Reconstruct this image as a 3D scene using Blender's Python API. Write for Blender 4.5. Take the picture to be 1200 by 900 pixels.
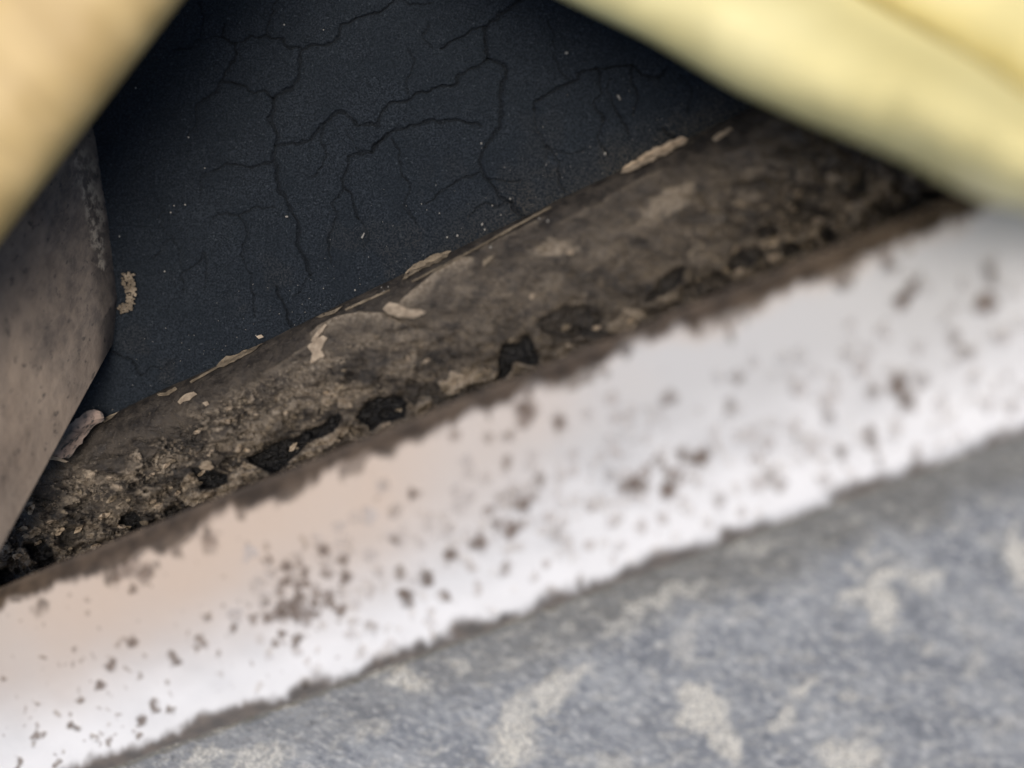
import bpy, bmesh, math, random
import numpy as np
from mathutils import Vector
from mathutils.geometry import tessellate_polygon

for o in list(bpy.data.objects):
    bpy.data.objects.remove(o, do_unlink=True)
S = bpy.context.scene
C = S.collection
RND = random.Random(7)

# ------------------------------------------------------------------ camera, light, exposure
F = 28.0 / 36.0 * 1200.0          # focal length in photograph pixels
H = 0.300                         # lens height over the ground, metres
cd = bpy.data.cameras.new('camera'); cam = bpy.data.objects.new('camera', cd); C.objects.link(cam)
cam.location = (0, 0, H)          # looks straight down
cd.lens = 28; cd.sensor_width = 36; cd.clip_start = 0.005; cd.clip_end = 100
cd.dof.use_dof = True; cd.dof.focus_distance = 0.2190; cd.dof.aperture_fstop = 1.7; cd.dof.aperture_blades = 0
S.camera = cam

SUN_DIR = Vector((-0.02, -0.02, 1.0)).normalized()      # towards the sun
w = bpy.data.worlds.new('World'); S.world = w; w.use_nodes = True
nt = w.node_tree; nt.nodes.clear()
sky = nt.nodes.new('ShaderNodeTexSky'); sky.sky_type = 'NISHITA'; sky.sun_disc = False
sky.sun_elevation = math.asin(SUN_DIR.z); sky.sun_rotation = math.atan2(SUN_DIR.x, SUN_DIR.y)
sky.dust_density = 3.0; sky.air_density = 1.0; sky.ozone_density = 1.0
bg = nt.nodes.new('ShaderNodeBackground'); bg.inputs['Strength'].default_value = 0.14
ow = nt.nodes.new('ShaderNodeOutputWorld')
nt.links.new(sky.outputs[0], bg.inputs[0]); nt.links.new(bg.outputs[0], ow.inputs[0])
sd = bpy.data.lights.new('sun', 'SUN'); sd.energy = 2.0; sd.angle = math.radians(48); sd.color = (1.0, 0.90, 0.76)
sun = bpy.data.objects.new('sun', sd); C.objects.link(sun)
sun.rotation_euler = SUN_DIR.to_track_quat('Z', 'Y').to_euler(); sun.location = (0.5, -0.5, 1.5)
S.view_settings.view_transform = 'Standard'; S.view_settings.look = 'None'
S.view_settings.gamma = 1.0; S.view_settings.exposure = 0.0; S.view_settings.use_curve_mapping = False

# ------------------------------------------------------------------ numpy helpers
_perm = np.random.RandomState(11).permutation(4096)
_val = np.random.RandomState(12).rand(4096)
def _h(ix, iy, seed):
    return _val[_perm[(_perm[(ix + seed * 57) & 4095] + iy) & 4095]]
def vn(x, y, seed=0):
    ix = np.floor(x).astype(np.int64); iy = np.floor(y).astype(np.int64)
    fx = x - ix; fy = y - iy
    fx = fx * fx * fx * (fx * (fx * 6 - 15) + 10); fy = fy * fy * fy * (fy * (fy * 6 - 15) + 10)
    a = _h(ix, iy, seed); b = _h(ix + 1, iy, seed); c = _h(ix, iy + 1, seed); d = _h(ix + 1, iy + 1, seed)
    return (a + (b - a) * fx) * (1 - fy) + (c + (d - c) * fx) * fy
def fbm(x, y, seed=0, oct=4, gain=.5):
    s = 0; a = 1; t = 0
    for k in range(oct):
        s = s + a * vn(x * 2 ** k + k * 17.3, y * 2 ** k - k * 9.1, seed + k); t += a; a *= gain
    return s / t                       # 0..1, mean about 0.5
def sstep(a, b, x):
    t = np.clip((x - a) / (b - a), 0, 1); return t * t * (3 - 2 * t)
def seg_dist(X, Y, p, q, best, reach):
    """distance to the segment p-q, lowered into best within reach"""
    m = (X > min(p[0], q[0]) - reach) & (X < max(p[0], q[0]) + reach) & (Y > min(p[1], q[1]) - reach) & (Y < max(p[1], q[1]) + reach)
    if not m.any(): return
    x = X[m]; y = Y[m]; dx = q[0] - p[0]; dy = q[1] - p[1]; L = dx * dx + dy * dy + 1e-9
    t = np.clip(((x - p[0]) * dx + (y - p[1]) * dy) / L, 0, 1)
    best[m] = np.minimum(best[m], np.hypot(x - p[0] - t * dx, y - p[1] - t * dy))
def blob(X, Y, c, rx, ry=None, ang=0):
    """1 in the middle of an ellipse, 0 on its outline, negative outside"""
    ry = ry or rx; a = math.radians(ang); x = X - c[0]; y = Y - c[1]
    u = (x * math.cos(a) + y * math.sin(a)) / rx; v = (-x * math.sin(a) + y * math.cos(a)) / ry
    return 1 - np.hypot(u, v)
def poly_in(X, Y, pts):
    """signed distance (positive inside) to a polygon"""
    d = np.full(X.shape, 60.0); ins = np.zeros(X.shape, bool); n = len(pts)
    for i in range(n):
        p = pts[i]; q = pts[(i + 1) % n]
        seg_dist(X, Y, p, q, d, 60)
        if p[1] != q[1]:
            c = ((p[1] > Y) != (q[1] > Y)) & (X < (q[0] - p[0]) * (Y - p[1]) / (q[1] - p[1]) + p[0])
            ins ^= c
    return np.where(ins, d, -d)

def P3(px, py, D):
    """the point seen in direction (px, py) at depth D under the lens"""
    return np.stack([(px - 600) / F * D, (450 - py) / F * D, H - D], -1)

# ------------------------------------------------------------------ mesh helpers
def fast_mesh(name, verts, quads, tris=None, smooth=True):
    me = bpy.data.meshes.new(name)
    verts = np.asarray(verts, np.float32).reshape(-1, 3)
    nq = len(quads); ntr = 0 if tris is None else len(tris)
    me.vertices.add(len(verts)); me.vertices.foreach_set('co', verts.ravel())
    loops = np.asarray(quads, np.int32).ravel()
    if ntr: loops = np.concatenate([loops, np.asarray(tris, np.int32).ravel()])
    me.loops.add(len(loops)); me.loops.foreach_set('vertex_index', loops)
    starts = np.concatenate([np.arange(nq) * 4, nq * 4 + np.arange(ntr) * 3]).astype(np.int32)
    me.polygons.add(nq + ntr); me.polygons.foreach_set('loop_start', starts)
    me.polygons.foreach_set('use_smooth', np.full(nq + ntr, smooth))
    me.update(calc_edges=True); me.validate()
    return me
def grid_solid(name, P, back, attrs=None):
    """a finely divided top sheet with side walls and an underside: a solid slab. back: offset vector of the underside"""
    ny, nx = P.shape[:2]
    idx = np.arange(ny * nx).reshape(ny, nx)
    q = np.stack([idx[:-1, :-1], idx[1:, :-1], idx[1:, 1:], idx[:-1, 1:]], -1).reshape(-1, 4)
    ring = np.concatenate([idx[0, :-1], idx[:-1, -1], idx[-1, :0:-1], idx[:0:-1, 0]])
    top = P.reshape(-1, 3); n = len(ring)
    low = top[ring] + np.asarray(back)
    cen = low.mean(0, keepdims=True)
    li = ny * nx + np.arange(n); ci = ny * nx + n
    r2 = np.roll(ring, -1); l2 = np.roll(li, -1)
    qs = np.stack([ring, r2, l2, li], -1)
    tr = np.stack([li, l2, np.full(n, ci)], -1)
    me = fast_mesh(name, np.concatenate([top, low, cen]), np.concatenate([q, qs]), tr)
    for k, a in (attrs or {}).items():
        at = me.attributes.new(k, 'FLOAT', 'POINT')
        at.data.foreach_set('value', np.concatenate([a.ravel(), a.ravel()[ring], [0]]).astype(np.float32))
    return me
def link(name, me, mat, parent=None, **props):
    o = bpy.data.objects.new(name, me); C.objects.link(o); me.materials.append(mat)
    if parent: o.parent = parent
    for k, v in props.items(): o[k] = v
    return o

# ------------------------------------------------------------------ material helpers
class M:
    def __init__(s, name):
        s.m = bpy.data.materials.new(name); s.m.use_nodes = True; s.t = s.m.node_tree; s.t.nodes.clear()
        s.o = s.t.nodes.new('ShaderNodeOutputMaterial'); s.b = s.t.nodes.new('ShaderNodeBsdfPrincipled')
        s.t.links.new(s.b.outputs[0], s.o.inputs['Surface']); s.co = s.t.nodes.new('ShaderNodeTexCoord').outputs['Object']
    def put(s, k, v):
        if hasattr(v, 'is_linked'): s.t.links.new(v, s.b.inputs[k])
        else: s.b.inputs[k].default_value = v if not isinstance(v, tuple) else (*v, 1)
        return s
    def attr(s, n):
        a = s.t.nodes.new('ShaderNodeAttribute'); a.attribute_name = n; return a.outputs['Fac']
    def noise(s, scale, detail=4, rough=.55, stretch=None, rot=0, dist=0):
        n = s.t.nodes.new('ShaderNodeTexNoise'); n.inputs['Scale'].default_value = scale
        n.inputs['Detail'].default_value = detail; n.inputs['Roughness'].default_value = rough; n.inputs['Distortion'].default_value = dist
        v = s.co
        if stretch:
            mp = s.t.nodes.new('ShaderNodeMapping'); mp.inputs['Rotation'].default_value = (0, 0, math.radians(rot)); s.t.links.new(v, mp.inputs[0])
            m2 = s.t.nodes.new('ShaderNodeMapping'); m2.inputs['Scale'].default_value = stretch; s.t.links.new(mp.outputs[0], m2.inputs[0]); v = m2.outputs[0]
        s.t.links.new(v, n.inputs['Vector']); return n.outputs['Fac']
    def vor(s, scale, feature='F1', out='Distance'):
        n = s.t.nodes.new('ShaderNodeTexVoronoi'); n.feature = feature; n.inputs['Scale'].default_value = scale
        s.t.links.new(s.co, n.inputs['Vector']); return n.outputs[out]
    def ramp(s, v, a, b, lo=0., hi=1.):
        r = s.t.nodes.new('ShaderNodeMapRange'); r.interpolation_type = 'SMOOTHSTEP'
        for i, x in zip((1, 2, 3, 4), (a, b, lo, hi)): r.inputs[i].default_value = x
        s.t.links.new(v, r.inputs[0]); return r.outputs[0]
    def math(s, op, a, b=None):
        n = s.t.nodes.new('ShaderNodeMath'); n.operation = op
        for i, x in enumerate((a, b)):
            if x is None: continue
            if hasattr(x, 'is_linked'): s.t.links.new(x, n.inputs[i])
            else: n.inputs[i].default_value = x
        return n.outputs[0]
    def mix(s, f, a, b):
        n = s.t.nodes.new('ShaderNodeMix'); n.data_type = 'RGBA'
        for k, x in ((0, f), (6, a), (7, b)):
            if hasattr(x, 'is_linked'): s.t.links.new(x, n.inputs[k])
            else: n.inputs[k].default_value = (*x, 1) if isinstance(x, tuple) else x
        return n.outputs[2]
    def bump(s, h, dist, strength=1., prev=None):
        n = s.t.nodes.new('ShaderNodeBump'); n.inputs['Strength'].default_value = strength; n.inputs['Distance'].default_value = dist
        s.t.links.new(h, n.inputs['Height'])
        if prev is not None: s.t.links.new(prev, n.inputs['Normal'])
        return n.outputs[0]

# black granular sheet
a = M('black_bitumen')
g1 = a.noise(1900, 2, .6); g2 = a.noise(90, 4, .6); g3 = a.vor(1500, 'F1', 'Color')
sep = a.t.nodes.new('ShaderNodeSeparateColor'); a.t.links.new(g3, sep.inputs[0])
spark = a.ramp(sep.outputs[0], .90, 1.0)
c = a.mix(a.ramp(g1, .35, .7), (.0074, .0108, .0148), (.0270, .0345, .0440))
c = a.mix(a.ramp(g2, .38, .66, 0, .42), c, (.0095, .0140, .0190))
c = a.mix(a.math('MULTIPLY', spark, a.ramp(g1, .5, .65)), c, (.045, .055, .065))
c = a.mix(a.math('MULTIPLY', a.attr('dust'), a.ramp(g1, .42, .6)), c, (.050, .046, .038))
c = a.mix(a.attr('crack'), c, (.0025, .0035, .005))
a.put('Base Color', c).put('Roughness', .9).put('Specular IOR Level', .2)
a.put('Normal', a.bump(g1, .0007, 1.))
M_PANEL = a.m

# rail: mouldy old paint over wood, flaking
a = M('mouldy_flaking_paint')
n1 = a.noise(240, 6, .62); n2 = a.noise(900, 4, .6); n3 = a.noise(55, 4, .55); n4 = a.noise(2600, 2, .5)
ns = a.noise(160, 6, .65, (1, 3.2, 1), 26)
pale = a.attr('pale'); dark = a.attr('dark'); body = a.attr('body'); rough = a.attr('rough')
c = a.mix(a.ramp(n1, .32, .68), (.018, .0158, .0145), (.058, .0485, .039))
c = a.mix(a.math('MULTIPLY', body, a.ramp(ns, .30, .66)), c, (.084, .068, .050))
c = a.mix(a.ramp(n2, .60, .74, 0, .5), c, (.15, .125, .09))
c = a.mix(a.math('MULTIPLY', rough, a.ramp(n2, .53, .66)), c, (.20, .17, .13))
c = a.mix(a.math('MULTIPLY', rough, a.ramp(n2, .44, .34)), c, (.013, .012, .011))
pc = a.mix(a.ramp(n2, .35, .65), (.19, .152, .11), (.34, .285, .215))
c = a.mix(a.math('MULTIPLY', pale, a.ramp(n1, .28, .52)), c, pc)
c = a.mix(dark, c, a.mix(a.ramp(n2, .4, .7), (.0065, .0065, .007), (.020, .019, .018)))
c = a.mix(a.ramp(n4, .68, .78, 0, .45), c, (.21, .185, .15))
a.put('Base Color', c).put('Roughness', a.ramp(n1, .3, .7, .5, .8)).put('Specular IOR Level', .3)
a.put('Normal', a.bump(n4, .00022, .7, a.bump(n2, .0006, .75, a.bump(n1, .0012, .5))))
M_RAIL = a.m

# loose flakes
a = M('lifting_paint')
n1 = a.noise(300, 5, .6); n2 = a.noise(1100, 3, .6)
c = a.mix(a.ramp(n1, .35, .65), (.135, .108, .075), (.27, .22, .155))
c = a.mix(a.ramp(n2, .55, .72, 0, .65), c, (.055, .046, .038))
a.put('Base Color', c).put('Roughness', .65).put('Specular IOR Level', .3).put('Normal', a.bump(n2, .0003, .6))
M_FLAKE = a.m
a = M('pale_paint_chip')
n1 = a.noise(500, 4, .6)
c = a.mix(a.ramp(n1, .35, .68), (.27, .215, .155), (.44, .36, .265))
a.put('Base Color', c).put('Roughness', .7).put('Specular IOR Level', .25).put('Normal', a.bump(n1, .0003, .5))
M_CHIP = a.m
a = M('grey_curled_paint')
n1 = a.noise(420, 5, .6); e = a.attr('edge')
c = a.mix(a.ramp(n1, .35, .65), (.075, .07, .066), (.17, .15, .13))
c = a.mix(a.math('MULTIPLY', e, a.ramp(n1, .36, .50)), c, (.52, .38, .31))
a.put('Base Color', c).put('Roughness', .7).put('Normal', a.bump(n1, .0004, .5))
M_CURL = a.m
a = M('pale_grit')
a.put('Base Color', (.25, .24, .215)).put('Roughness', .8)
M_GRIT = a.m

# white painted board
a = M('stained_white_paint')
n1 = a.noise(60, 4, .5); n2 = a.noise(700, 3, .5); n3 = a.noise(200, 5, .6)
c = a.mix(a.ramp(n1, .3, .7), (.71, .705, .69), (.77, .765, .75))
c = a.mix(a.attr('shade_stain'), c, (.47, .468, .46))  # dimmer light on the upper part, put into the colour
c = a.mix(a.attr('bounce_stain'), c, (.53, .405, .30))  # warm bounce light as a tint, plus yellowing beside the dirt
c = a.mix(a.ramp(a.noise(1400, 3, .7), .58, .72, 0, .22), c, (.50, .47, .44))
c = a.mix(a.attr('haze_spot'), c, (.43, .395, .37))
c = a.mix(a.attr('spot'), c, a.mix(a.ramp(n3, .3, .7), (.11, .080, .060), (.20, .155, .125)))
c = a.mix(a.attr('dirt'), c, a.mix(a.ramp(n3, .35, .65), (.043, .031, .021), (.100, .072, .049)))
a.put('Base Color', c).put('Roughness', .5).put('Specular IOR Level', .35).put('Normal', a.bump(n2, .00015, .4))
M_WHITE = a.m

# grey stone
a = M('grey_stone')
n1 = a.noise(45, 6, .6, (1, 2.6, 1), 24); n2 = a.noise(420, 5, .65, (1, 1.7, 1), 24); n3 = a.noise(1200, 3, .6); n4 = a.noise(120, 5, .62, (1, 2.2, 1), -30)
c = a.mix(a.ramp(n1, .30, .70), (.225, .24, .262), (.40, .415, .425))
c = a.mix(a.ramp(n4, .42, .68, 0, .4), c, (.27, .285, .295))
c = a.mix(a.ramp(n2, .50, .68, 0, .9), c, (.60, .605, .59))
c = a.mix(a.ramp(n2, .46, .32, 0, .8), c, (.17, .185, .21))
c = a.mix(a.attr('mossy'), c, (.175, .165, .135))
li = a.math('MULTIPLY', a.attr('lichen'), a.ramp(n3, .36, .52, .3, 1))
c = a.mix(li, c, a.mix(a.ramp(n3, .40, .62), (.50, .48, .42), (.84, .81, .72)))
a.put('Base Color', c).put('Roughness', .8).put('Specular IOR Level', .3).put('Normal', a.bump(n3, .0007, .8, a.bump(n2, .0016, .9)))
M_STONE = a.m

# brown-stained side board, with corner shade in its colour
a = M('stained_shaded_side_board')
n1 = a.noise(70, 5, .6, (1.8, .55, 1), 12); n2 = a.noise(330, 5, .65, (1.7, .6, 1), 12); n3 = a.noise(1500, 2)
c = a.mix(a.ramp(n1, .32, .68), (.185, .143, .107), (.26, .207, .157))
c = a.mix(a.attr('shade_stain'), c, a.mix(a.ramp(n2, .3, .65), (.034, .031, .031), (.115, .095, .078)))  # brown stain and painted shade together
c = a.mix(a.math('MULTIPLY', a.attr('worn'), a.ramp(n2, .44, .60)), c, (.36, .31, .24))
a.put('Base Color', a.mix(a.ramp(a.noise(520, 3, .6, (1.6, .6, 1), 12), .60, .70, 0, .7), c, (.03, .027, .026))).put('Roughness', .7).put('Specular IOR Level', .3).put('Normal', a.bump(n2, .0006, .5))
M_SIDE = a.m
# tan board
a = M('honey_coloured_wood')
n1 = a.noise(16, 4, .5, (1, 5, 1), 53); n2 = a.noise(90, 4, .55, (1, 7, 1), 53)
c = a.mix(a.ramp(n1, .3, .7), (.55, .385, .155), (.67, .485, .21))
c = a.mix(a.ramp(n2, .45, .75, 0, .3), c, (.52, .37, .19))
a.put('Base Color', c).put('Roughness', .45)
M_TAN = a.m
# yellow bars
a = M('pale_yellow_paint')
n1 = a.noise(25, 4, .5); n2 = a.noise(160, 4, .6)
c = a.mix(a.ramp(n1, .3, .7), (.86, .74, .33), (.90, .80, .40))
c = a.mix(a.ramp(n2, .6, .8, 0, .25), c, (.80, .64, .28))
a.put('Base Color', c).put('Roughness', .30).put('Specular IOR Level', .6).put('Normal', a.bump(n2, .0006, .35))
M_YELLOW = a.m
a = M('damp_earth')
n1 = a.noise(30, 6, .6)
a.put('Base Color', a.mix(a.ramp(n1, .3, .7), (.03, .026, .022), (.07, .06, .05))).put('Roughness', .9).put('Normal', a.bump(n1, .004, .7))
M_EARTH = a.m

# ------------------------------------------------------------------ lines of the place (photograph pixels) and their depths under the lens
def crease(x): return 552.4 - .4803 * x                 # black sheet meets the rail
def wtop(x): return 688 - .4085 * x                     # upper edge of the white board
def wbot(x): return 946.5 - .3655 * x                   # lower edge of the white board
def D_panel(x, y): return .2290 - .000028 * x + (crease(x) - y) * .000004
def D_wtop(x): return .1985 - .0000295 * x
def D_wbot(x): return .2105 - .0000355 * x

# ground under everything
gx, gy = np.meshgrid(np.linspace(-4, 4, 90), np.linspace(-4, 4, 90))
gz = .004 * (fbm(gx * 3, gy * 3, 3) - .5)
link('ground', grid_solid('ground', np.stack([gx, gy, gz], -1)[::-1], (0, 0, -.2)), M_EARTH, kind='structure')

# ---------------------------------------------------- cracked black sheet
CR = [  # (half width px, points)
 (1.3, [(263,25),(258,45),(275,52),(277,70),(263,83),(260,93),(253,107),(237,114)]),
 (1.1, [(275,52),(287,48),(300,43),(310,37),(317,43),(327,45),(338,52),(352,57)]), (.8, [(310,37),(318,13),(326,-8)]),
 (1.3, [(262,94),(273,95),(285,97),(298,108),(308,107),(322,115)]),
 (2.0, [(322,115),(318,124),(318,143),(325,162),(323,173),(320,188),(322,203),(325,220),(337,235),(342,248),(350,257),(350,273),(347,285),(359,305),(360,325)]),
 (1.5, [(322,115),(330,108),(342,102),(353,92),(350,73),(352,60),(368,52),(385,52),(395,40),(402,27),(413,25),(437,16),(458,3),(470,-12)]),
 (1.3, [(318,192),(303,193),(285,196),(270,192),(250,198)]),
 (1.7, [(323,172),(338,171),(357,165),(370,155),(380,144),(392,133),(400,132),(415,138),(420,146),(443,146),(445,130),(458,122),(477,117),(497,107),(518,98),(530,97),(545,85),(565,72),(572,67)]),
 (1.8, [(572,67),(572,55),(568,45),(570,33),(575,25),(593,12),(608,3),(620,-10)]), (1.2, [(570,31),(555,33),(538,43),(520,55)]),
 (2.1, [(572,67),(585,72),(597,80),(592,93),(590,107),(587,133),(585,148),(573,163),(565,175),(561,192),(570,207),(580,220),(587,232),(598,237),(613,253),(618,262)]),
 (1.0, [(561,202),(540,212),(523,222),(513,230),(500,236)]), (.8, [(573,210),(595,209),(613,210)]),
 (1.4, [(435,180),(450,158),(458,152),(480,147),(505,143),(538,140),(550,145),(563,148)]),
 (1.4, [(455,157),(438,172),(435,180),(420,178),(408,182),(403,202),(402,223),(412,233),(417,247),(420,255)]),
 (1.3, [(625,127),(627,117),(643,107),(672,98),(680,88),(698,82),(718,77),(742,75),(752,88),(773,90),(783,78)]),
 (1.2, [(717,123),(728,133),(735,155)]), (1.6, [(777,150),(784,157),(794,168)]), (.9, [(717,123),(712,108),(716,92)]),
 (1.2, [(322,337),(335,360),(342,382)]), (.9, [(212,342),(215,320),(240,295),(242,330)]),
 (1.0, [(127,388),(130,410),(152,420),(165,440)]), (.7, [(405,153),(415,165),(424,178)]),
 (.8, [(237,114),(228,128),(232,145),(222,160)]), (.7, [(250,198),(236,210),(232,232)]),
 (.8, [(500,28),(497,44),(505,55)]), (.7, [(625,127),(628,150),(640,170),(636,196)]), (.8, [(460,-10),(480,6),(505,2)]),
 (.7, [(420,255),(430,275),(428,300)]), (.7, [(200,60),(215,58),(235,45),(258,45)]), (.6, [(175,225),(190,240),(188,262),(205,280),(215,320)]),
 (.9, [(380,144),(376,160),(384,175),(378,196),(366,206)]), (.9, [(640,170),(655,190),(652,214),(664,226)]), (1.0, [(700,82),(706,100),(698,118),(706,140),(700,160),(712,180)]), (.9, [(461,163),(472,180),(468,200),(480,214),(476,240),(486,262)]),
 (.9, [(598,237),(580,244),(566,240),(548,252)]), (.9, [(250,257),(262,246),(282,250),(300,240),(322,244)]), (.8, [(282,250),(288,272),(280,296),(292,318),(300,345),(296,372)]), (.9, [(402,223),(390,236),(392,256),(384,280),(388,310)]), (.8, [(180,300),(196,286),(205,280)]), (1.0, [(742,75),(738,95),(748,112),(744,130)]), (.8, [(800,90),(812,108),(808,130)]), (.8, [(480,55),(486,72),(478,92),(477,117)]), (.8, [(235,45),(240,24),(232,5)]), (.8, [(165,440),(176,428),(190,432),(206,420)]), (.7, [(640,20),(652,42),(648,66),(672,98)]),
 (.7, [(640,170),(665,178),(690,172)]), (.7, [(360,325),(352,340),(342,345)]),
]
nx, ny = 950, 520
tx = np.linspace(-150, 1080, nx); ty = np.linspace(0, 1, ny)
PX = np.repeat(tx[None], ny, 0); y1 = crease(tx) + 26; PY = y1 + (np.minimum(-70, y1 - 90) - y1) * ty[:, None]
jx = PX + 5 * (fbm(PX / 14, PY / 14, 21, 3) - .5) * 2; jy = PY + 5 * (fbm(PX / 14, PY / 14, 31, 3) - .5) * 2
hgt = .0007 * (fbm(PX / 70, PY / 70, 5, 3) - .5) + .00030 * (fbm(PX / 6, PY / 6, 6, 3) - .5) + .00022 * (vn(PX / 2.4, PY / 2.4, 8) - .5)
crk = np.zeros(PX.shape)
for hw, pts in CR:
    d = np.full(PX.shape, 40.)
    for p, q in zip(pts[:-1], pts[1:]): seg_dist(jx, jy, p, q, d, 16)
    wv = hw * .85 * (.55 + .9 * vn(PX / 9, PY / 9, 40))
    crk = np.maximum(crk, min(1, hw / 1.2) * (1 - sstep(wv * .5, wv * 1.5 + .8, d)) * .45)
    hgt -= .0007 * min(1, hw / 1.1) * (1 - sstep(wv * .45, wv * 1.25 + .3, d))
    hgt -= .00036 * np.exp(-(d / 6.) ** 2) * min(1, hw / 1.5)     # lips sag towards the crack
dust = np.clip(1 - (crease(PX) - PY) / 60, 0, 1) * sstep(450, 560, PX) * .55 + .35 * sstep(.52, .7, fbm(PX / 40, PY / 40, 9, 4)) * np.clip(1 - (crease(PX) - PY) / 160, 0, 1)
panel = link('cracked_sheet', grid_solid('cracked_sheet', P3(PX, PY, D_panel(PX, PY) - hgt)[::-1], (0, 0, -.05), {'dust': dust[::-1], 'crack': crk[::-1]}), M_PANEL,
             label='black gritty cracked sheet between the brown side board and the flaking rail', category='sheet')

# ---------------------------------------------------- flaking rail
def wob(x): return 2.2 * (fbm(np.asarray(x, float) / 60., np.zeros_like(np.asarray(x, float)), 71, 3) - .5) * 2
RAIL_H = .0125
def D_rail(x, y):
    c0 = crease(x) - 4 + wob(x); e0 = wtop(x) + 52
    v = np.clip((y - c0) / (e0 - c0), 0, 1)
    base = D_panel(x, crease(x)) + .001
    s = np.sqrt(np.clip(1 - (2 * v - 1) ** 2, 0, 1))
    return base - RAIL_H * s * (.85 + .0002 * x)
HOLES = [  # dark places where the paint is gone: polygon, depth
 ([(141,601),(152,596),(163,603),(167,613),(160,623),(148,623),(141,613)], .003),
 ([(30,640),(52,634),(64,650),(68,664),(55,672),(42,664)], .003), ([(-12,668),(10,664),(22,678),(18,690),(0,694)], .003),
 ([(68,626),(80,617),(97,618),(100,630),(85,638),(70,640)], .0016),
 ([(226,547),(246,545),(266,556),(268,567),(250,572),(236,575)], .0022),
 ([(288,540),(300,530),(318,522),(345,511),(372,498),(398,480),(404,488),(394,508),(362,520),(342,540),(322,557),(308,550)], .0024),
 ([(417,487),(428,472),(443,464),(474,462),(478,474),(473,489),(452,496),(437,504),(424,497)], .0030),
 ([(470,462),(482,446),(508,448),(518,466),(500,470),(484,472)], .0014),
 ([(583,447),(582,425),(588,406),(606,402),(620,391),(630,412),(634,428),(616,424),(600,424),(594,440)], .0026),
 ([(625,381),(640,366),(662,358),(690,358),(704,372),(703,392),(682,394),(660,396),(640,388)], .0016),
 ([(756,352),(770,330),(792,316),(806,312),(800,330),(780,342),(770,356)], .0018),
 ([(848,308),(862,292),(884,288),(894,300),(880,314),(856,318)], .0018),
 ([(884,276),(892,264),(910,264),(908,278),(894,284)], .0018),
 ([(912,296),(924,284),(940,284),(940,296),(922,304)], .002),
 ([(925,262),(928,236),(944,216),(966,214),(984,228),(978,250),(958,262),(940,268)], .0012),
 ([(1000,222),(1004,202),(1016,204),(1018,222),(1008,232)], .0018), ([(1076,232),(1082,218),(1098,224),(1100,236)], .002),
 ([(958,278),(966,268),(978,274),(970,284)], .002), ([(375,546),(390,528),(410,520),(416,528),(396,544)], .0012),
 ([(540,470),(552,452),(566,450),(570,462),(556,474)], .0012), ([(700,400),(716,392),(724,398),(710,410)], .0015), ([(190,600),(205,590),(214,596),(206,610),(194,612)],.0018),
 ([(820,330),(834,318),(846,322),(836,336)], .0014)]
PALES = [  # lighter flaking paint: centre, radii, angle, strength
 ((648,290),36,13,-10,.7),((775,242),50,20,-32,.6),((800,226),22,11,-30,.5),((370,525),36,11,-28,1.),((550,444),38,12,-14,1.),((612,434),20,8,-12,.8),
 ((735,376),26,11,-24,.8),((250,580),34,8,-18,1.),((290,553),24,7,-12,1.),((225,566),18,8,-35,.9),((384,464),9,10,0,1.),((400,497),12,16,-10,.8),
 ((404,470),8,8,0,.8),((497,475),14,9,-60,.9),((640,335),30,16,-20,.35),((540,345),26,12,-30,.35),((480,420),9,14,10,.55),((420,455),24,14,-20,.4),
 ((345,470),46,22,-25,.45),((560,380),20,12,0,.35),((300,500),30,16,-25,.5),((93,577),8,10,20,.8),((137,570),10,9,30,.8),((107,557),10,5,-20,.9),
 ((163,533),3,9,20,.8),((40,625),10,5,-20,.9),((30,652),14,8,0,.8),((110,650),34,9,-12,.8),((65,680),20,8,-18,.7),((1035,216),12,16,0,.8),((1048,236),14,10,0,.8),
 ((993,254),8,11,0,.9),((980,270),10,7,-30,.9),((992,210),7,11,10,.7),((945,275),20,6,-10,.7),((900,286),18,6,-28,.8),((1068,225),10,12,0,.7),
 ((870,320),16,6,-20,.7),((780,350),22,8,-24,.6),((820,300),20,12,-20,.35),((868,262),28,14,-30,.25),((700,300),40,14,-24,.3),((952,136),7,6,0,.7),
 ((880,200),26,8,-28,.3),((840,250),12,20,0,.3),((190,545),24,12,-30,.3),((660,410),16,7,-20,.6),((690,346),9,5,0,.4),((455,505),16,7,-20,.8),((470,512),22,8,-20,.7)]
nx, ny = 1330, 210
tx = np.linspace(-200, 1330, nx); tv = np.linspace(0, 1, ny)
PX = np.repeat(tx[None], ny, 0); c0 = crease(tx) - 4 + wob(tx); e0 = wtop(tx) + 50
PY = c0 + (e0 - c0) * tv[:, None]
V = (PY - crease(PX)) / (wtop(PX) - crease(PX))
wx = PX + 9 * (fbm(PX / 16, PY / 16, 51, 4) - .5) * 2; wy = PY + 9 * (fbm(PX / 16, PY / 16, 61, 4) - .5) * 2
dark = np.zeros(PX.shape); pale = np.zeros(PX.shape); hgt = np.zeros(PX.shape)
for pts, dep in HOLES:
    sd_ = poly_in(wx * .55 + PX * .45, wy * .55 + PY * .45, pts)
    k = sstep(-.8, 2.0, sd_); dark = np.maximum(dark, k * min(1, dep / .0022)); hgt -= dep * sstep(-1.5, 4.5, sd_)
    hgt += .0005 * np.exp(-((sd_ + 4) / 3.) ** 2)
for c_, rx, ry, an, st in PALES:
    b = blob(wx, wy, c_, rx, ry, an)
    soft = .06 if st > .7 else .5
    k = sstep(0, soft, b + .25 * (fbm(PX / 7, PY / 7, 66, 3) - .5)) * st
    pale = np.maximum(pale, k); hgt += .00055 * k * (st > .5)
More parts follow.
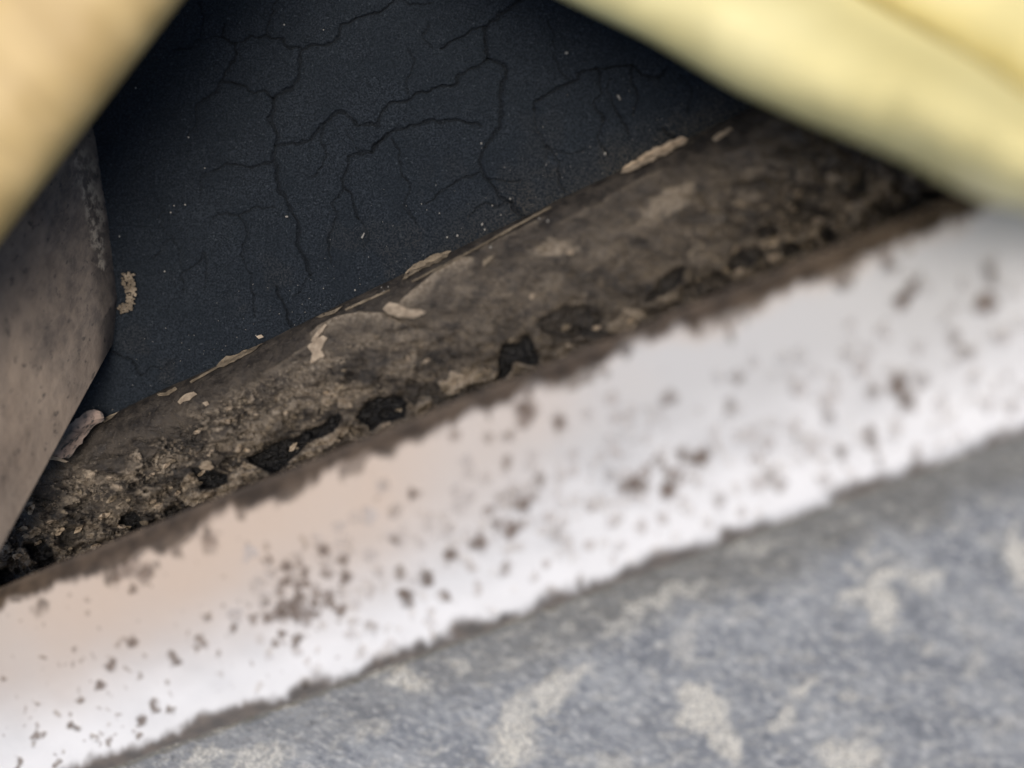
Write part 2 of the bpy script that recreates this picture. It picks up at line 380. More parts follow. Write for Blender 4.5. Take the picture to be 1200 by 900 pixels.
for pts, fade, up in [([(464,357),(470,351),(484,338),(504,322),(522,310),(540,301),(556,300)], 13, 1.), ([(360,392),(372,382),(386,374),(400,369),(420,365),(448,367),(472,379)], 9, .85),
                      ([(560,292),(600,272),(640,252)], 5, .35), ([(300,440),(330,424),(362,402)], 6, .35), ([(880,150),(930,128)], 8, .3), ([(650,262),(700,238),(740,214),(790,190)], 6, .3)]:
    xs = [p[0] for p in pts]; ln = np.interp(wx * .2 + PX * .8, xs, [p[1] for p in pts]); d = PY * .85 + wy * .15 - ln
    inx = sstep(xs[0] - 4, xs[0] + 10, PX) * sstep(xs[-1] + 4, xs[-1] - 10, PX)
    pale = np.maximum(pale, inx * up * sstep(-.6, .8, d) * np.exp(-np.clip(d, 0, None) / fade) * 1.1)  # light caught by the layer edges, painted as a pale rim
    hgt += inx * up * .0009 * sstep(-1.2, 1.2, d) * np.exp(-np.clip(d, 0, None) / 40)
pale = np.clip(pale, 0, 1)
low = sstep(.40, .85, V + .5 * (fbm(PX / 45, PY / 45, 81, 4) - .5))
fl = fbm(PX / 13, PY / 10, 84, 5)
pale = np.maximum(pale, sstep(.585, .62, fl) * low * .5 * (.35 + .65 * sstep(520, 250, PX)) * (1 - .5 * sstep(200, 60, PX)))
dk2 = sstep(.60, .64, fbm(PX / 11, PY / 9, 87, 5)) * low * .5 * (.4 + .6 * sstep(520, 200, PX) + .5 * sstep(820, 950, PX))
dark = np.maximum(dark, dk2 * (1 - pale)); hgt -= .0009 * dk2
body = sstep(.06, .30, V + .22 * (fbm(PX / 30, PY / 30, 91, 4) - .5)) * (.45 + .55 * sstep(130, 330, PX))
rgh = blob(PX, PY, (330, 470), 110, 42, -26); rough = sstep(0, .5, rgh) * .9
rough = np.maximum(rough, sstep(0, .5, blob(PX, PY, (430, 430), 60, 34, -26)) * .5)
rough = np.maximum(rough, sstep(0, .5, blob(PX, PY, (150, 580), 150, 34, -24)) * .3)
crumb = sstep(.56, .63, vn(PX / 3.6, PY / 3.2, 98)) * sstep(.45, .62, fbm(PX / 28, PY / 20, 99, 4)) * sstep(.15, .4, V) * (.35 + .65 * sstep(560, 380, PX))
cr2 = sstep(.53, .62, fbm(PX / 13, PY / 11, 106, 3)) * sstep(840, 930, PX) * sstep(.35, .6, V + .2 * (fbm(PX / 40, PY / 40, 107, 2) - .5)); pale = np.maximum(pale, cr2); hgt += .0016 * cr2
pale = np.maximum(pale, crumb * .75); hgt += .0006 * crumb
lay = fbm(PX / 30 + PY / 80, PY / 17, 108, 5, .55); lm = sstep(.12, .5, V) * (.45 + .55 * np.clip(sstep(520, 300, PX) + sstep(760, 880, PX), 0, 1))
for th in (.40, .475, .53, .59):
    hgt += .00085 * lm * (sstep(th - .007, th + .007, lay) - .5)
    rim = np.exp(-((lay - th - .010) / .008) ** 2) * sstep(.42, .60, fbm(PX / 17, PY / 15, 109 + int(th * 100), 3)); pale = np.maximum(pale, .8 * rim * lm)
    dark = np.maximum(dark, .6 * lm * np.exp(-((lay - th + .010) / .008) ** 2) * (1 - pale))
mott = fbm(PX / 34 + PY / 70, PY / 18, 105, 5); mott_k = .35 + .65 * sstep(600, 440, PX); pale = np.maximum(pale, .42 * mott_k * sstep(.52, .66, mott) * sstep(.15, .35, V)); dark = np.maximum(dark, .6 * (.6 + .4 * mott_k) * sstep(.47, .36, mott) * sstep(.2, .5, V) * (1 - pale))
rough = np.maximum(rough, sstep(0, .4, blob(PX, PY, (342, 438), 30, 11, -45)))
hgt += .0022 * (fbm(PX / 40, PY / 40, 93, 4) - .5) + (.0020 * low + .0008) * (fbm(PX / 9, PY / 9, 94, 4) - .5) + .0012 * rough * (vn(PX / 4.2, PY / 4.2, 96) - .4)
lw = low * (sstep(420, 150, PX) + sstep(760, 900, PX))
hgt += .0050 * np.clip(lw, 0, 1) * (fbm(PX / 22, PY / 17, 97, 4) - .5)
edge_fade = np.clip(tv / .06, 0, 1)[:, None]; hgt *= edge_fade
rail = link('flaking_rail', grid_solid('flaking_rail', P3(PX, PY, D_rail(PX, PY) - hgt), (0, 0, -.03), {'dark': dark, 'pale': pale, 'body': body, 'rough': rough}), M_RAIL,
            label='rounded brown rail with mouldy flaking paint below the black cracked sheet', category='rail')
RAIL_HGT = hgt; RAIL_PY0 = c0; RAIL_PY1 = e0
def rail_top(x, y):
    i = int(np.clip(round((x + 200) / 1530 * (nx - 1)), 0, nx - 1)); v = (y - RAIL_PY0[i]) / (RAIL_PY1[i] - RAIL_PY0[i])
    j = int(np.clip(round(v * (ny - 1)), 0, ny - 1))
    return float(D_rail(np.float64(x), np.float64(y))) - float(RAIL_HGT[j, i])
def surf(x, y):
    cx_ = crease(x)
    return rail_top(x, y) if y > cx_ - 2 else min(float(D_panel(x, y)), float(D_panel(x, cx_)))

def flake(name, pts, mat, parent, lift=.0006, tilt=None, thick=.00022, jag=1.3, edge_line=None, **props):
    """a thin curled chip of paint: outline, how far it stands off, and a (point, direction, rise per px) curl"""
    out = []
    n = len(pts)
    for i in range(n):                       # broken, uneven outline
        p = pts[i]; q = pts[(i + 1) % n]; L = math.hypot(q[0] - p[0], q[1] - p[1]); k = max(1, int(L / 4))
        for m in range(k):
            t = m / k; out.append((p[0] + (q[0] - p[0]) * t + RND.uniform(-jag, jag) * (m > 0), p[1] + (q[1] - p[1]) * t + RND.uniform(-jag, jag) * (m > 0)))
    bm = bmesh.new()
    vs = [bm.verts.new((x, y, 0)) for x, y in out]
    for t in tessellate_polygon([[Vector((x, y, 0)) for x, y in out]]):
        try: bm.faces.new([vs[i] for i in t])
        except ValueError: pass
    bmesh.ops.subdivide_edges(bm, edges=[e for e in bm.edges if e.calc_length() > 6], cuts=2, use_grid_fill=True)
    bmesh.ops.triangulate(bm, faces=bm.faces[:])
    bm.normal_update()
    if sum(f.normal.z for f in bm.faces) > 0: bmesh.ops.reverse_faces(bm, faces=bm.faces[:])
    ev = []
    for v in bm.verts:
        x, y = v.co.x, v.co.y; d = surf(x, y) - lift
        if tilt:
            (ox, oy), (dx, dy), r = tilt; s = (x - ox) * dx + (y - oy) * dy
            d -= max(0, s) ** 1.35 * r
        if edge_line:
            (ax, ay), (bx, by) = edge_line; L = math.hypot(bx - ax, by - ay)
            dd = abs((x - ax) * (by - ay) - (y - ay) * (bx - ax)) / L; ev.append(max(0., 1 - dd / 11.))
        v.co = Vector(P3(x, y, d).tolist())
    bm.normal_update()
    top = bm.faces[:]
    r = bmesh.ops.extrude_face_region(bm, geom=top)
    for v in [g for g in r['geom'] if isinstance(g, bmesh.types.BMVert)]: v.co.z -= thick
    bmesh.ops.recalc_face_normals(bm, faces=bm.faces[:])
    me = bpy.data.meshes.new(name); bm.to_mesh(me); bm.free()
    if edge_line:
        at = me.attributes.new('edge', 'FLOAT', 'POINT'); nv = len(me.vertices)
        at.data.foreach_set('value', (ev + [0.] * nv)[:nv])
    return link(name, me, mat, parent, **props)

flake('paint_flake', [(448,362),(456,354),(466,356),(478,362),(494,363),(499,366),(484,373),(466,371),(454,368)], M_CHIP, rail, .0012, ((470,358),(0,1),.00007), .0002, .5)
flake('paint_flake', [(471,328),(478,316),(484,310),(508,298),(529,294),(524,301),(500,313),(484,321)], M_FLAKE, rail, .0009, ((500,310),(-.4,-.9),.00006))
flake('paint_flake', [(566,305),(572,301),(582,297),(574,306),(567,313)], M_FLAKE, rail, .0009)
flake('paint_flake', [(727,203),(730,196),(737,192),(752,182),(770,172),(788,164),(800,160),(806,163),(800,170),(784,178),(768,186),(752,193),(740,200)], M_CHIP, rail, .0016, ((766,184),(-.4,-.9),.00008), .0004, label='pale chip standing along the top edge of the rail')
flake('paint_flake', [(835,162),(844,155),(855,149),(859,152),(848,159),(838,165)], M_CHIP, rail, .0007)
flake('paint_flake', [(252,432),(258,423),(265,417),(280,414),(296,407),(308,402),(300,409),(286,417),(270,425),(262,430)], M_FLAKE, rail, .0008, ((275,420),(-.4,-.9),.00006))
flake('paint_flake', [(222,447),(236,439),(252,430),(254,432),(238,441),(224,449)], M_FLAKE, rail, .0007, jag=.3)
flake('paint_flake', [(183,461),(194,460),(205,453),(208,456),(198,463),(186,464)], M_FLAKE, rail, .0006, jag=.4)
flake('paint_flake', [(208,471),(214,464),(227,459),(231,462),(222,469),(211,474)], M_CHIP, rail, .0006)
flake('paint_flake', [(237,472),(243,470),(245,474),(241,476)], M_CHIP, rail, .0006, jag=.4)
flake('paint_flake', [(360,406),(368,397),(378,393),(384,396),(379,404),(376,410),(380,418),(372,421),(364,426),(366,414)], M_CHIP, rail, .0005, jag=1.4)
flake('paint_flake', [(364,400),(372,388),(381,379),(383,381),(375,392),(367,401)], M_CHIP, rail, .0007, jag=.5)
flake('paint_flake', [(369,372),(378,367),(392,363),(402,358),(392,367),(376,372)], M_FLAKE, rail, .0008, jag=.5)
flake('paint_lip', [(482,329),(520,309.5),(560,288.5),(600,265.5),(645,241.5),(646,243.5),(600,268.5),(560,291),(520,312),(483,331)], M_FLAKE, rail, .0008, jag=.4)
flake('paint_lip', [(404,362),(430,350),(456,339),(457,341),(431,352.5),(405,364)], M_FLAKE, rail, .0006, jag=.4)
flake('curled_strip', [(46,534),(54,520),(62,511),(80,498),(96,486),(104,481),(114,481),(121,486),(122,492),(113,497),(104,507),(92,522),(80,537),(72,537),(60,536)], M_CURL, rail, .0022, ((80,510),(.7,.7),.00005), .0003, 1.5, ((70,537),(112,488)), label='curled grey strip of paint with pinkish torn edge')
flake('curled_strip', [(47,534),(58,534),(70,536),(80,541),(76,542),(62,539),(50,537)], M_CHIP, rail, .0034, None, .0005, .5)
flake('curled_strip', [(119,492),(130,486),(139,482),(132,489),(122,495)], M_FLAKE, rail, .002, None, .0004, .4)
small = [(107,557,7,-25),(93,576,6,40),(137,569,7,30),(163,534,5,70),(246,578,9,-20),(262,573,8,-14),(232,568,6,-30),(292,553,8,-10),(299,556,5,20),(224,560,6,40),(383,461,6,20),
         (388,470,4,10),(335,483,5,-60),(318,491,3,0),(300,486,3,0),(404,455,4,0),(345,488,4,20),(310,478,4,-30),(268,478,5,-20),(284,470,6,-20),(254,483,3,0),(441,395,4,0),(478,420,4,80),(352,536,7,-20),
         (395,516,6,10),(418,506,5,-20),(452,498,6,-30),(497,478,6,-55),(560,440,7,-20),(522,455,6,-20),(610,436,6,-10),(700,384,6,-20),(741,375,7,-30),(668,296,6,0),(636,292,8,-10),
         (150,586,4,0),(128,560,4,0),(178,556,4,-30),(75,600,5,20),(58,612,6,-20),(30,628,5,0),(20,652,7,-15),(112,640,7,-10),(130,636,6,-18),(180,588,5,-30),(208,578,6,-20),
         (980,268,6,-20),(994,256,6,40),(944,276,6,-10),(905,286,6,-20),(1034,216,6,0),(1048,236,6,-30),(952,136,4,0),(865,318,6,-20),(818,328,5,-30)]
for k in range(62):                                   # many more small scales along the crumbling lower side
    x = RND.choice([RND.uniform(10, 430), RND.uniform(10, 760), RND.uniform(840, 1090)]); f_ = RND.uniform(.42, .96) if x < 840 else RND.uniform(.5, .95)
    small.append((x, crease(x) + (wtop(x) - crease(x)) * f_, RND.uniform(3, 9), RND.uniform(-60, 20)))
for x, y, r, an in small:
    pts = []; n = RND.randint(6, 9)
    for i in range(n):
        t = i / n * 2 * math.pi; rr = r * RND.uniform(.6, 1.15); u = math.cos(t) * rr; v = math.sin(t) * rr * .5; a_ = math.radians(an)
        pts.append((x + u * math.cos(a_) - v * math.sin(a_), y + u * math.sin(a_) + v * math.cos(a_)))
    flake('paint_flake', pts, RND.choice([M_CHIP, M_FLAKE]), rail, RND.uniform(.0006, .0014), ((x, y), (RND.uniform(-1, 1), RND.uniform(-1, 1)), RND.uniform(.00003, .00012)), .0002, 1.0)

# grit lying on the black sheet, and the putty lump in its corner
def granules(name, spots, mat, parent, **props):
    bm = bmesh.new()
    for x, y, r in spots:
        d = surf(x, y); c_ = Vector(P3(x, y, d - r * d / F * .4).tolist()); m = bmesh.ops.create_icosphere(bm, subdivisions=1, radius=r * d / F)
        k = Vector((RND.uniform(.7, 1.3), RND.uniform(.7, 1.3), RND.uniform(.5, .9)))
        for v in m['verts']: v.co = Vector((v.co.x * k.x, v.co.y * k.y, v.co.z * k.z)) * RND.uniform(.8, 1.15) + c_
    me = bpy.data.meshes.new(name); bm.to_mesh(me); bm.free()
    return link(name, me, mat, parent, **props)
sp = [(336,254,1.7),(664,62,2.0),(564,168,1.2),(598,233,1.7),(565,263,1.6),(568,269,1.4),(536,276,1.4),(524,278,1.2),(221,161,1.5),(515,250,1.2),(494,239,1.1),(577,241,1.1),(587,252,1.2),(240,197,1),(204,241,1.2),(217,240,1.1),(200,249,1),(333,29,1.3),(379,35,1),(140,277,1.2),(159,103,1.2),(709,180,1.6),(732,202,1.2),(640,193,1),(300,393,1),(193,318,1),(379,338,1.1),(94,440,1.1),(91,469,1.2),(642,259,1.4),(632,256,1.2),(575,290,1.5),(450,342,1.4),(455,336,1.2),(416,340,1.5),(447,337,1)]
for i in range(150):
    x = RND.uniform(90, 840); t = abs(RND.gauss(0, 45)) + 2; y = crease(x) - t
    if y > 5: sp.append((x, y, RND.uniform(.3, .6)))
granules('grit', sp, M_GRIT, panel, kind='stuff')
def sliver(a_, b_, r, mat, parent, name):
    pa = Vector(P3(*a_, surf(*a_) - .0005).tolist()); pb = Vector(P3(*b_, surf(*b_) - .0007).tolist())
    bm = bmesh.new(); bmesh.ops.create_cone(bm, cap_ends=True, segments=6, radius1=r, radius2=r * .6, depth=(pb - pa).length)
    q = (pb - pa).to_track_quat('Z', 'Y').to_matrix()
    for v in bm.verts: v.co = q @ v.co + (pa + pb) / 2
    me = bpy.data.meshes.new(name); bm.to_mesh(me); bm.free(); return link(name, me, mat, parent)
sliver((424,279), (427,273), .00028, M_GRIT, panel, 'splinter')
sliver((724,112), (727,117), .00028, M_GRIT, panel, 'splinter')
flake('paint_chip', [(300,394),(306,392),(309,395),(303,397)], M_CHIP, panel, .0004, None, .0003, .3)
pl = [(144,322),(150,320),(156,322),(157,334),(158,350),(155,362),(146,366),(138,364),(140,359),(147,357),(149,348),(146,338),(144,330)]
gx_, gy_ = np.meshgrid(np.arange(134, 162, 2.6), np.arange(316, 370, 2.6)); ins = poly_in(gx_.astype(float), gy_.astype(float), pl)
granules('putty_lump', [(x + RND.uniform(-1.2, 1.2), y + RND.uniform(-1.2, 1.2), RND.uniform(1.4, 3.0)) for x, y, d in zip(gx_.ravel(), gy_.ravel(), ins.ravel()) if d > -.8 and RND.random() < .9], M_FLAKE, panel,
         label='crumbly pale lump in the corner by the brown board')

# ---------------------------------------------------- white painted board
SPOTS = [(155,751,7,1),(130,779,9,1),(117,805,7,1),(93,819,5,1),(169,767,4,.7),(203,768,8,.9),(206,776,6,.9),(236,751,8,.8),(231,762,5,.7),(181,827,7,1),(184,833,6,.9),(200,832,5,.9),(167,843,6,1),(161,861,5.5,1),(83,850,6,1),(88,851,5,.9),(79,839,3.5,.8),(42,860,6,.9),(38,870,5,.6),(50,860,3.5,.8),(23,893,6,.9),(21,901,6,.9),(128,869,4.5,.8),(50,770,4,.8),(88,759,4,.8),(97,775,3,.7),(5,795,4,.8),(164,792,4,.8),(196,797,4,.7),(200,813,3,.5),(110,865,4,.7),(98,868,3,.7),(119,860,3,.7),(105,701,4,.5),(103,720,3,.5),(139,753,4,.6),(221,741,4,.5),(243,725,5,.5),(257,764,5,.6),(67,896,4.5,.9),(76,879,3,.6),(125,850,3,.5),(43,824,3.5,.6),(65,836,4,.6),
 (247,633,13,.75),(240,640,8,.6),(380,644,8.5,1),(357,671,7,1),(314,658,6,.9),(313,643,5,.5),(358,641,5,.5),(358,632,4,.4),(334,665,7.5,.9),(336,680,7,.9),(331,693,6,.7),(345,712,14,.9),(353,702,9,.9),(327,719,9,.9),(315,725,8,.9),(297,724,6.5,.8),(347,722,10,.9),(371,694,8,.75),(369,710,8,.9),(386,700,8,.8),(398,715,8,.9),(391,707,5,.8),(403,655,8,.8),(404,677,8.5,.9),(396,692,4,.6),(406,667,4,.6),(331,746,6.5,.9),(321,753,5,.8),(348,750,8,.8),(272,735,6.5,1),(244,725,5,.5),
 (138,677,10,.9),(150,667,12,.9),(168,670,13,.9),(155,690,6,.9),(176,672,8,.9),(132,680,5,.7),(155,660,12,.7),
 (468,670,7,.6),(474,699,9,1),(435,734,9,.5),(616,480,14,.95),(614,492,9,.8),(656,494,10,1),(572,513,6,.4),(596,510,7,.5),(595,542,7,.6),(484,580,7.5,1),(634,563,8,.55),(616,592,9,.9),(626,582,6,.6),(606,590,6,.5),(599,621,11,1),(584,614,8,.7),(611,616,7,.7),(562,634,10.5,1),(526,652,8,1),(527,645,6,.7),(592,665,8,.6),(502,678,9,.9),(495,673,6,.7),(477,700,9,1),(480,706,7,.8),(523,698,7,.8),(653,627,9,.35),(462,632,6,.55),(468,669,6,.5),(532,510,6,.6),
 (744,567,11,1),(732,572,9,.7),(756,569,8,.8),(782,573,10.5,1),(786,565,7,.6),(775,542,8,.6),(799,532,8.5,.85),(823,536,10.5,1),(811,537,7,.8),(780,470,8,.6),(787,464,6,.5),(864,444,8.5,.55),(853,477,8.5,.5),(902,557,9,.5),(914,567,9,.5),(843,589,9,.45),(715,556,8,.35),
 (1056,354,9,1),(1063,345,9,1),(1071,335,8,.9),(1076,329,6,.7),(1155,355,12,1),(1148,357,8,.9),(1163,354,8,.9),(1158,320,10,.6),(1160,328,9,.5),(1117,397,9,.6),(1130,414,9,.6),(1126,408,6,.5),(1042,312,8,.65),(1038,300,8,.7),(1050,447,10,1),(1056,460,9,.95),(1061,473,10,1),(1078,448,9,.45),(1022,461,9,.55),(1019,508,8,.9),(1023,520,7,.7),(1030,540,7,.45),(986,529,10,.7),(971,489,9,.5),(1075,530,9,.5)]
FAINT = [(398,619),(433,604),(415,606),(461,599),(461,630),(433,649),(434,693),(445,672),(411,743),(312,699),(449,570),(275,719),(548,542),(599,588),(550,663),(502,614),(495,640),(462,597),(538,593),(548,582),(689,484),(671,549),(691,593),(568,558),(450,570),(643,607),(717,466),(733,491),(721,490),(763,496),(880,508),(900,518),(691,594),(719,608),(752,616),(777,608),(887,567),(1130,335),(995,380),(1032,388),(992,418),(1175,395),(987,332),(951,527),(967,467),(931,502),(966,560),(1102,475),(1185,478),(935,460),(1157,475),(293,648),(720,530),(1010,430),(1180,440),(840,520),(870,600),(1140,440),(690,640),(640,660),(560,690),(1075,410)]
nx, ny = 1150, 330
tx = np.linspace(-200, 1360, nx); tv = np.linspace(0, 1, ny)
PX = np.repeat(tx[None], ny, 0); y0 = wtop(tx) + 2.5 * (fbm(tx / 70, tx * 0, 101, 3) - .5); y1 = wbot(tx) + 2 * (fbm(tx / 50, tx * 0, 102, 3) - .5)
PY = y0 + (y1 - y0) * tv[:, None]; TV = np.repeat(tv[:, None], nx, 1)
D = D_wtop(PX) * (1 - TV) + D_wbot(PX) * TV
D = D - .0022 * np.sin(np.pi * TV) + .0022 * sstep(.10, 0, TV) + .0014 * sstep(.95, 1, TV)      # gently rounded face and eased edges
D = D - .0006 * (fbm(PX / 120, PY / 120, 103, 2) - .5)
w1 = PX + 6.5 * (fbm(PX / 9, PY / 9, 111, 4) - .5) * 2; w2 = PY + 6.5 * (fbm(PX / 9, PY / 9, 121, 4) - .5) * 2
blis = np.zeros(PX.shape); spot = np.zeros(PX.shape); faint = np.zeros(PX.shape)
def add(arr, x, y, r, k, soft=.45):
    m = (abs(PX - x) < r * 2.2) & (abs(PY - y) < r * 2.2)
    b = blob(w1[m], w2[m], (x, y), r * 1.0, r * 1.2, 12)
    arr[m] = np.maximum(arr[m], sstep(0, soft, b) * k)
    blis[m] += .0006 * sstep(0, .7, b) * (1 - 1.3 * sstep(.45, .8, b)) * min(1, r / 6)
for x, y, r, k in SPOTS: add(spot, x, y, r * (1.15 if x < 480 else 1.3), k * (.85 if x < 300 else 1), .7)
for x, y in FAINT: add(faint, x, y, RND.uniform(7, 10), RND.uniform(.4, .75))
rr = random.Random(5)
for i in range(520):                                   # fine mould specks, thickest to the lower left
    x = rr.uniform(-150, 1300); t = rr.betavariate(2.2, 1.6); y = wtop(x) + (wbot(x) - wtop(x)) * t
    if rr.random() < (.95 if x < 300 else .35): add(spot, x, y, rr.uniform(1.3, 3.2), rr.uniform(.2, .6))
for i in range(330):
    x = rr.uniform(300, 1300); t = rr.uniform(.3, .95); y = wtop(x) + (wbot(x) - wtop(x)) * t
    add(faint, x, y, rr.uniform(4, 9.5), rr.uniform(.12, .5))
dist0 = (PY - wtop(PX)) * .93
jag = 34 * fbm(PX / 85, PY / 90, 129, 3) + 20 * (fbm(PX / 24, PY / 50, 131, 4) - .35) + 12 * (fbm(PX / 9, PY / 20, 133, 3) - .5)
dirt = 1 - sstep(-7, 7, dist0 - jag - 6)
dirt = np.maximum(dirt, .7 * (1 - sstep(-9, 10, dist0 - jag - 26 * sstep(.52, .70, fbm(PX / 26, PY / 40, 139, 3)))))
dist1 = (wbot(PX) - PY) * .94
jag2 = 30 * fbm(PX / 60, PY / 60, 134, 3) - 4 + 16 * (fbm(PX / 22, PY / 50, 135, 4) - .4) + 9 * (fbm(PX / 8, PY / 18, 137, 3) - .5)
dirt = np.maximum(dirt, (1 - sstep(-9, 8, dist1 - jag2 - 1)) * .9)
bounce = sstep(0, .9, blob(PX, PY, (250, 620), 640, 190, -22) + .25 * (fbm(PX / 90, PY / 90, 141, 3) - .5)) * .8  # warm bounce light painted over the upper left
bounce = np.maximum(bounce, .30 * sstep(14, -6, dist0 - jag - 12))
spot = np.maximum(spot, .8 * sstep(.0, .5, blob(PX, PY, (352, 695), 62, 52, -35)) * sstep(.55, .63, fbm(PX / 10, PY / 12, 149, 3)))
spot = np.maximum(spot, .7 * sstep(.0, .5, blob(PX, PY, (590, 605), 60, 34, -25)) * sstep(.58, .66, fbm(PX / 11, PY / 12, 150, 3)))
spot = np.maximum(spot, .7 * sstep(.0, .5, blob(PX, PY, (770, 558), 80, 36, -25)) * sstep(.60, .68, fbm(PX / 12, PY / 12, 152, 3)))
top_shade = (1 - sstep(.30, .95, TV + .30 * (fbm(PX / 60, PY / 40, 145, 4) - .5)))  # painted light falloff: upper part darker than the lower
link('white_board', grid_solid('white_board', P3(PX, PY, D - blis - .00012 * (fbm(PX / 9, PY / 9, 147, 3) - .5)), (0, -.002, -.045), {'spot': spot, 'haze_spot': faint, 'dirt': dirt, 'bounce_stain': bounce, 'shade_stain': top_shade}), M_WHITE,
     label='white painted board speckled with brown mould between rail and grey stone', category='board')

# ---------------------------------------------------- grey stone
LICH = [((602,872),36,34,0,1.),((640,820),44,20,-28,.9),((670,795),34,12,-20,.8),((600,840),22,30,20,.8),((485,800),28,16,15,.85),((440,785),20,10,0,.5),((745,712),20,16,-30,.75),((785,700),24,12,-25,.7),((720,735),18,14,0,.5),
 ((820,830),28,44,-35,1.),((850,868),20,28,-35,.9),((1020,690),44,14,-20,.9),((1035,715),20,30,20,.9),((1080,678),24,10,-10,.8),((940,808),18,8,-10,.9),((915,840),26,10,-35,.8),((990,888),46,22,0,.9),((1196,655),20,44,-10,1.),
 ((1085,757),12,10,-20,.7),((1020,660),30,9,-20,.6),((300,890),50,14,-10,.7),((240,884),30,10,-12,.7),((880,640),26,10,-20,.4),((810,690),20,10,-20,.6),((990,820),10,6,0,.7),((800,760),16,24,-20,.4),((430,860),30,14,-20,.5),((1140,780),10,24,20,.45),((720,900),30,18,0,.6),((1180,850),24,12,-30,.4),((540,780),16,10,0,.5)]
nx, ny = 900, 330
tx = np.linspace(-150, 1400, nx); tv = np.linspace(0, 1, ny)
PX = np.repeat(tx[None], ny, 0); y0 = wbot(tx) - 8; y1 = np.maximum(y0 + 260, 1060 + 0 * tx); PY = y0 + (y1 - y0) * tv[:, None]
D = D_wbot(PX) + .0040 + (PY - wbot(PX)) * .000050
hgt = .0022 * (fbm(PX / 70, PY / 45, 151, 4) - .5) + .0012 * (fbm(PX / 14, PY / 9, 153, 4) - .5) + .0006 * (vn(PX / 4, PY / 3, 155) - .5)
w1 = PX + 20 * (fbm(PX / 18, PY / 18, 161, 4) - .5) * 2; w2 = PY + 16 * (fbm(PX / 18, PY / 18, 171, 4) - .5) * 2
lich = np.zeros(PX.shape)
for c_, rx, ry, an, st in LICH:
    b = blob(w1, w2, c_, rx, ry, an) + .3 * (fbm(PX / 6, PY / 6, 181, 2) - .5)
    lich = np.maximum(lich, sstep(-.15, .45, b) * st)
lich = np.maximum(lich, sstep(.60, .70, fbm(PX / 24 + PY / 60, PY / 9, 183, 5)) * .35)
hgt += .0006 * lich
moss = (1 - sstep(0, 70, (PY - wbot(PX)) - 60 * fbm(PX / 60, PY / 60, 191, 4))) * .8 * (.35 + .65 * sstep(300, 800, PX))
moss = .75 * np.maximum(moss, 1 - sstep(0, 8, (PY - wbot(PX)) - 7 * fbm(PX / 14, PY / 30, 193, 3)))
link('stone_slab', grid_solid('stone_slab', P3(PX, PY, D - hgt), (0, 0, -.06), {'lichen': lich, 'mossy': moss}), M_STONE, kind='structure')

# ---------------------------------------------------- brown-stained side board with painted shade (left), running back into the corner by the black sheet
# near left edge to deep right edge; u across, v down
def lerp(a_, b_, t): return a_ + (b_ - a_) * t
nx, ny = 230, 330
U, Vv = np.meshgrid(np.linspace(0, 1, nx), np.linspace(0, 1, ny))
# right edge (deep): (108,60) -> (150,368); left edge (near), off frame: (-190,60) -> (-130,880)
rxp = np.interp(Vv, [0, .35, .62, .86, 1], [92, 127, 143, 154, 149]); ryp = lerp(30., 372., Vv)
lxp = lerp(-230., -110., Vv); lyp = lerp(60., 846., Vv)
PX = lerp(lxp, rxp, U); PY = lerp(lyp, ryp, U)
Dl = .180; Dr = D_panel(130, 250) - .003
D = lerp(Dl, Dr, U ** .9)
D = D + .009 * sstep(.84, 1, U) ** 1.5
D = D - .0008 * (fbm(PX / 26, PY / 50, 201, 4) - .5)
side_shade = .82 * sstep(.42, .80, U + .38 * (fbm(PX / 22, PY / 45, 203, 4) - .5) - .22 * sstep(.7, 1., Vv))  # mottled stain, with shade painted in towards the deep side
side_shade = np.maximum(side_shade, sstep(.86, .95, U + .05 * (fbm(PX / 12, PY / 24, 205, 3) - .5))); worn = np.zeros(PX.shape)  # crease shade painted near black along the deep edge
q1 = PX + 6 * (fbm(PX / 9, PY / 16, 211, 3) - .5) * 2; q2 = PY + 6 * (fbm(PX / 9, PY / 16, 213, 3) - .5) * 2
for c_, rx, ry, an, st in [((108,240),12,50,-10,.75),((114,275),9,26,-10,1.),((119,312),8,12,0,1.),((100,200),18,34,-8,.4),((119,290),3,22,0,.8)]:
    worn = np.maximum(worn, sstep(0, .5, blob(q1, q2, c_, rx, ry, an)) * st)
link('side_board', grid_solid('side_board', P3(PX, PY, D), (-.014, .010, -.007), {'shade_stain': side_shade, 'worn': worn}), M_SIDE,
     label='beige upright board, brown-stained and painted with shade, at the left under the tan board', category='board')

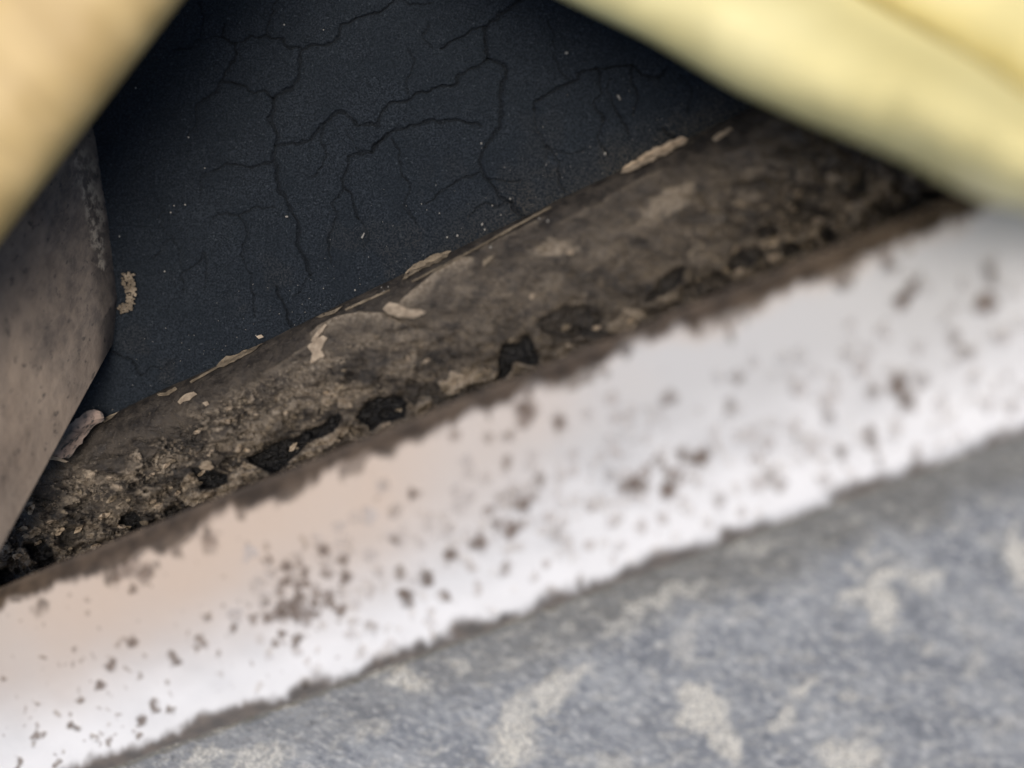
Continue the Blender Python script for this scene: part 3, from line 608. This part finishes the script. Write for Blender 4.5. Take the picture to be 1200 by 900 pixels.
# ---------------------------------------------------- near bars, far out of focus
def bar(name, edge_a, edge_b, dep, rise, mat, power=1., lump=0., seed=0, **props):
    """a solid rounded bar between two edge lines; dep: depth under the lens along it, rise: half its thickness"""
    n = 160; m = 64; t = np.linspace(0, 1, n); ka = np.linspace(0, 1, len(edge_a)); kb = np.linspace(0, 1, len(edge_b)); kd = np.linspace(0, 1, len(dep))
    A = np.stack([np.interp(t, ka, [p[i] for p in edge_a]) for i in (0, 1)], -1); B = np.stack([np.interp(t, kb, [p[i] for p in edge_b]) for i in (0, 1)], -1)
    dd = np.interp(t, kd, dep)
    for _ in range(6):                                  # ease the corners of the traced edges
        A[1:-1] = (A[:-2] + 2 * A[1:-1] + A[2:]) / 4; B[1:-1] = (B[:-2] + 2 * B[1:-1] + B[2:]) / 4
    th = np.linspace(0, 2 * np.pi, m, endpoint=False)
    cs = np.sign(np.cos(th)) * abs(np.cos(th)) ** power; sn = np.sign(np.sin(th)) * abs(np.sin(th)) ** power
    Q = (A + B)[:, None] / 2 + (A - B)[:, None] / 2 * cs[None, :, None]
    Dp = dd[:, None] - rise * sn[None]
    if lump: Dp = Dp - lump * (fbm(Q[..., 0] / 60, Q[..., 1] / 60, seed, 3) - .5) * (sn[None] > 0)
    Pp = P3(Q[..., 0], Q[..., 1], Dp)
    idx = np.arange(n * m).reshape(n, m); nx_ = np.roll(idx, -1, 1)
    q = np.stack([idx[:-1], nx_[:-1], nx_[1:], idx[1:]], -1).reshape(-1, 4)
    caps = np.concatenate([Pp[0].mean(0, keepdims=True), Pp[-1].mean(0, keepdims=True)]); k0 = n * m
    tr = np.concatenate([np.stack([nx_[0], idx[0], np.full(m, k0)], -1), np.stack([idx[-1], nx_[-1], np.full(m, k0 + 1)], -1)])
    me = fast_mesh(name, np.concatenate([Pp.reshape(-1, 3), caps]), q, tr)
    bm = bmesh.new(); bm.from_mesh(me); bmesh.ops.recalc_face_normals(bm, faces=bm.faces[:]); bm.to_mesh(me); bm.free()
    return link(name, me, mat, None, **props)
bar('tan_board', [(366,-200),(215,0),(107,143),(0,285),(-150,484)], [(-40,-420),(-180,-220),(-280,-80),(-390,60),(-540,260)], [.184,.184,.184], .020, M_TAN, 1., .001, 221,
    label='smooth tan wooden board crossing the top left corner in front of brown board', category='board')
bar('yellow_bar', [(470,-110),(560,-52),(660,0),(760,47),(860,106),(940,141),(1010,168),(1060,188),(1110,215),(1160,238),(1220,250),(1320,270)],
    [(620,-260),(740,-190),(850,-120),(930,-60),(1000,-8),(1050,20),(1090,42),(1130,62),(1165,84),(1200,108),(1250,140),(1340,190)], [.188,.178,.166,.154,.145,.139], .018, M_YELLOW, 1.15, .0015, 223,
    label='thick pale yellow rounded bar slanting over the right end of the rail', category='bar', group='pale yellow bars')
bar('yellow_bar', [(860,-90),(950,-25),(1030,25),(1095,62),(1140,92),(1180,124),(1230,160)], [(1060,-240),(1150,-190),(1230,-140),(1290,-110),(1330,-80),(1360,-50),(1400,-10)], [.190,.181,.172,.164], .016, M_YELLOW, 1.15, .001, 227,
    label='second pale yellow bar cut off by the top right corner', category='bar', group='pale yellow bars')
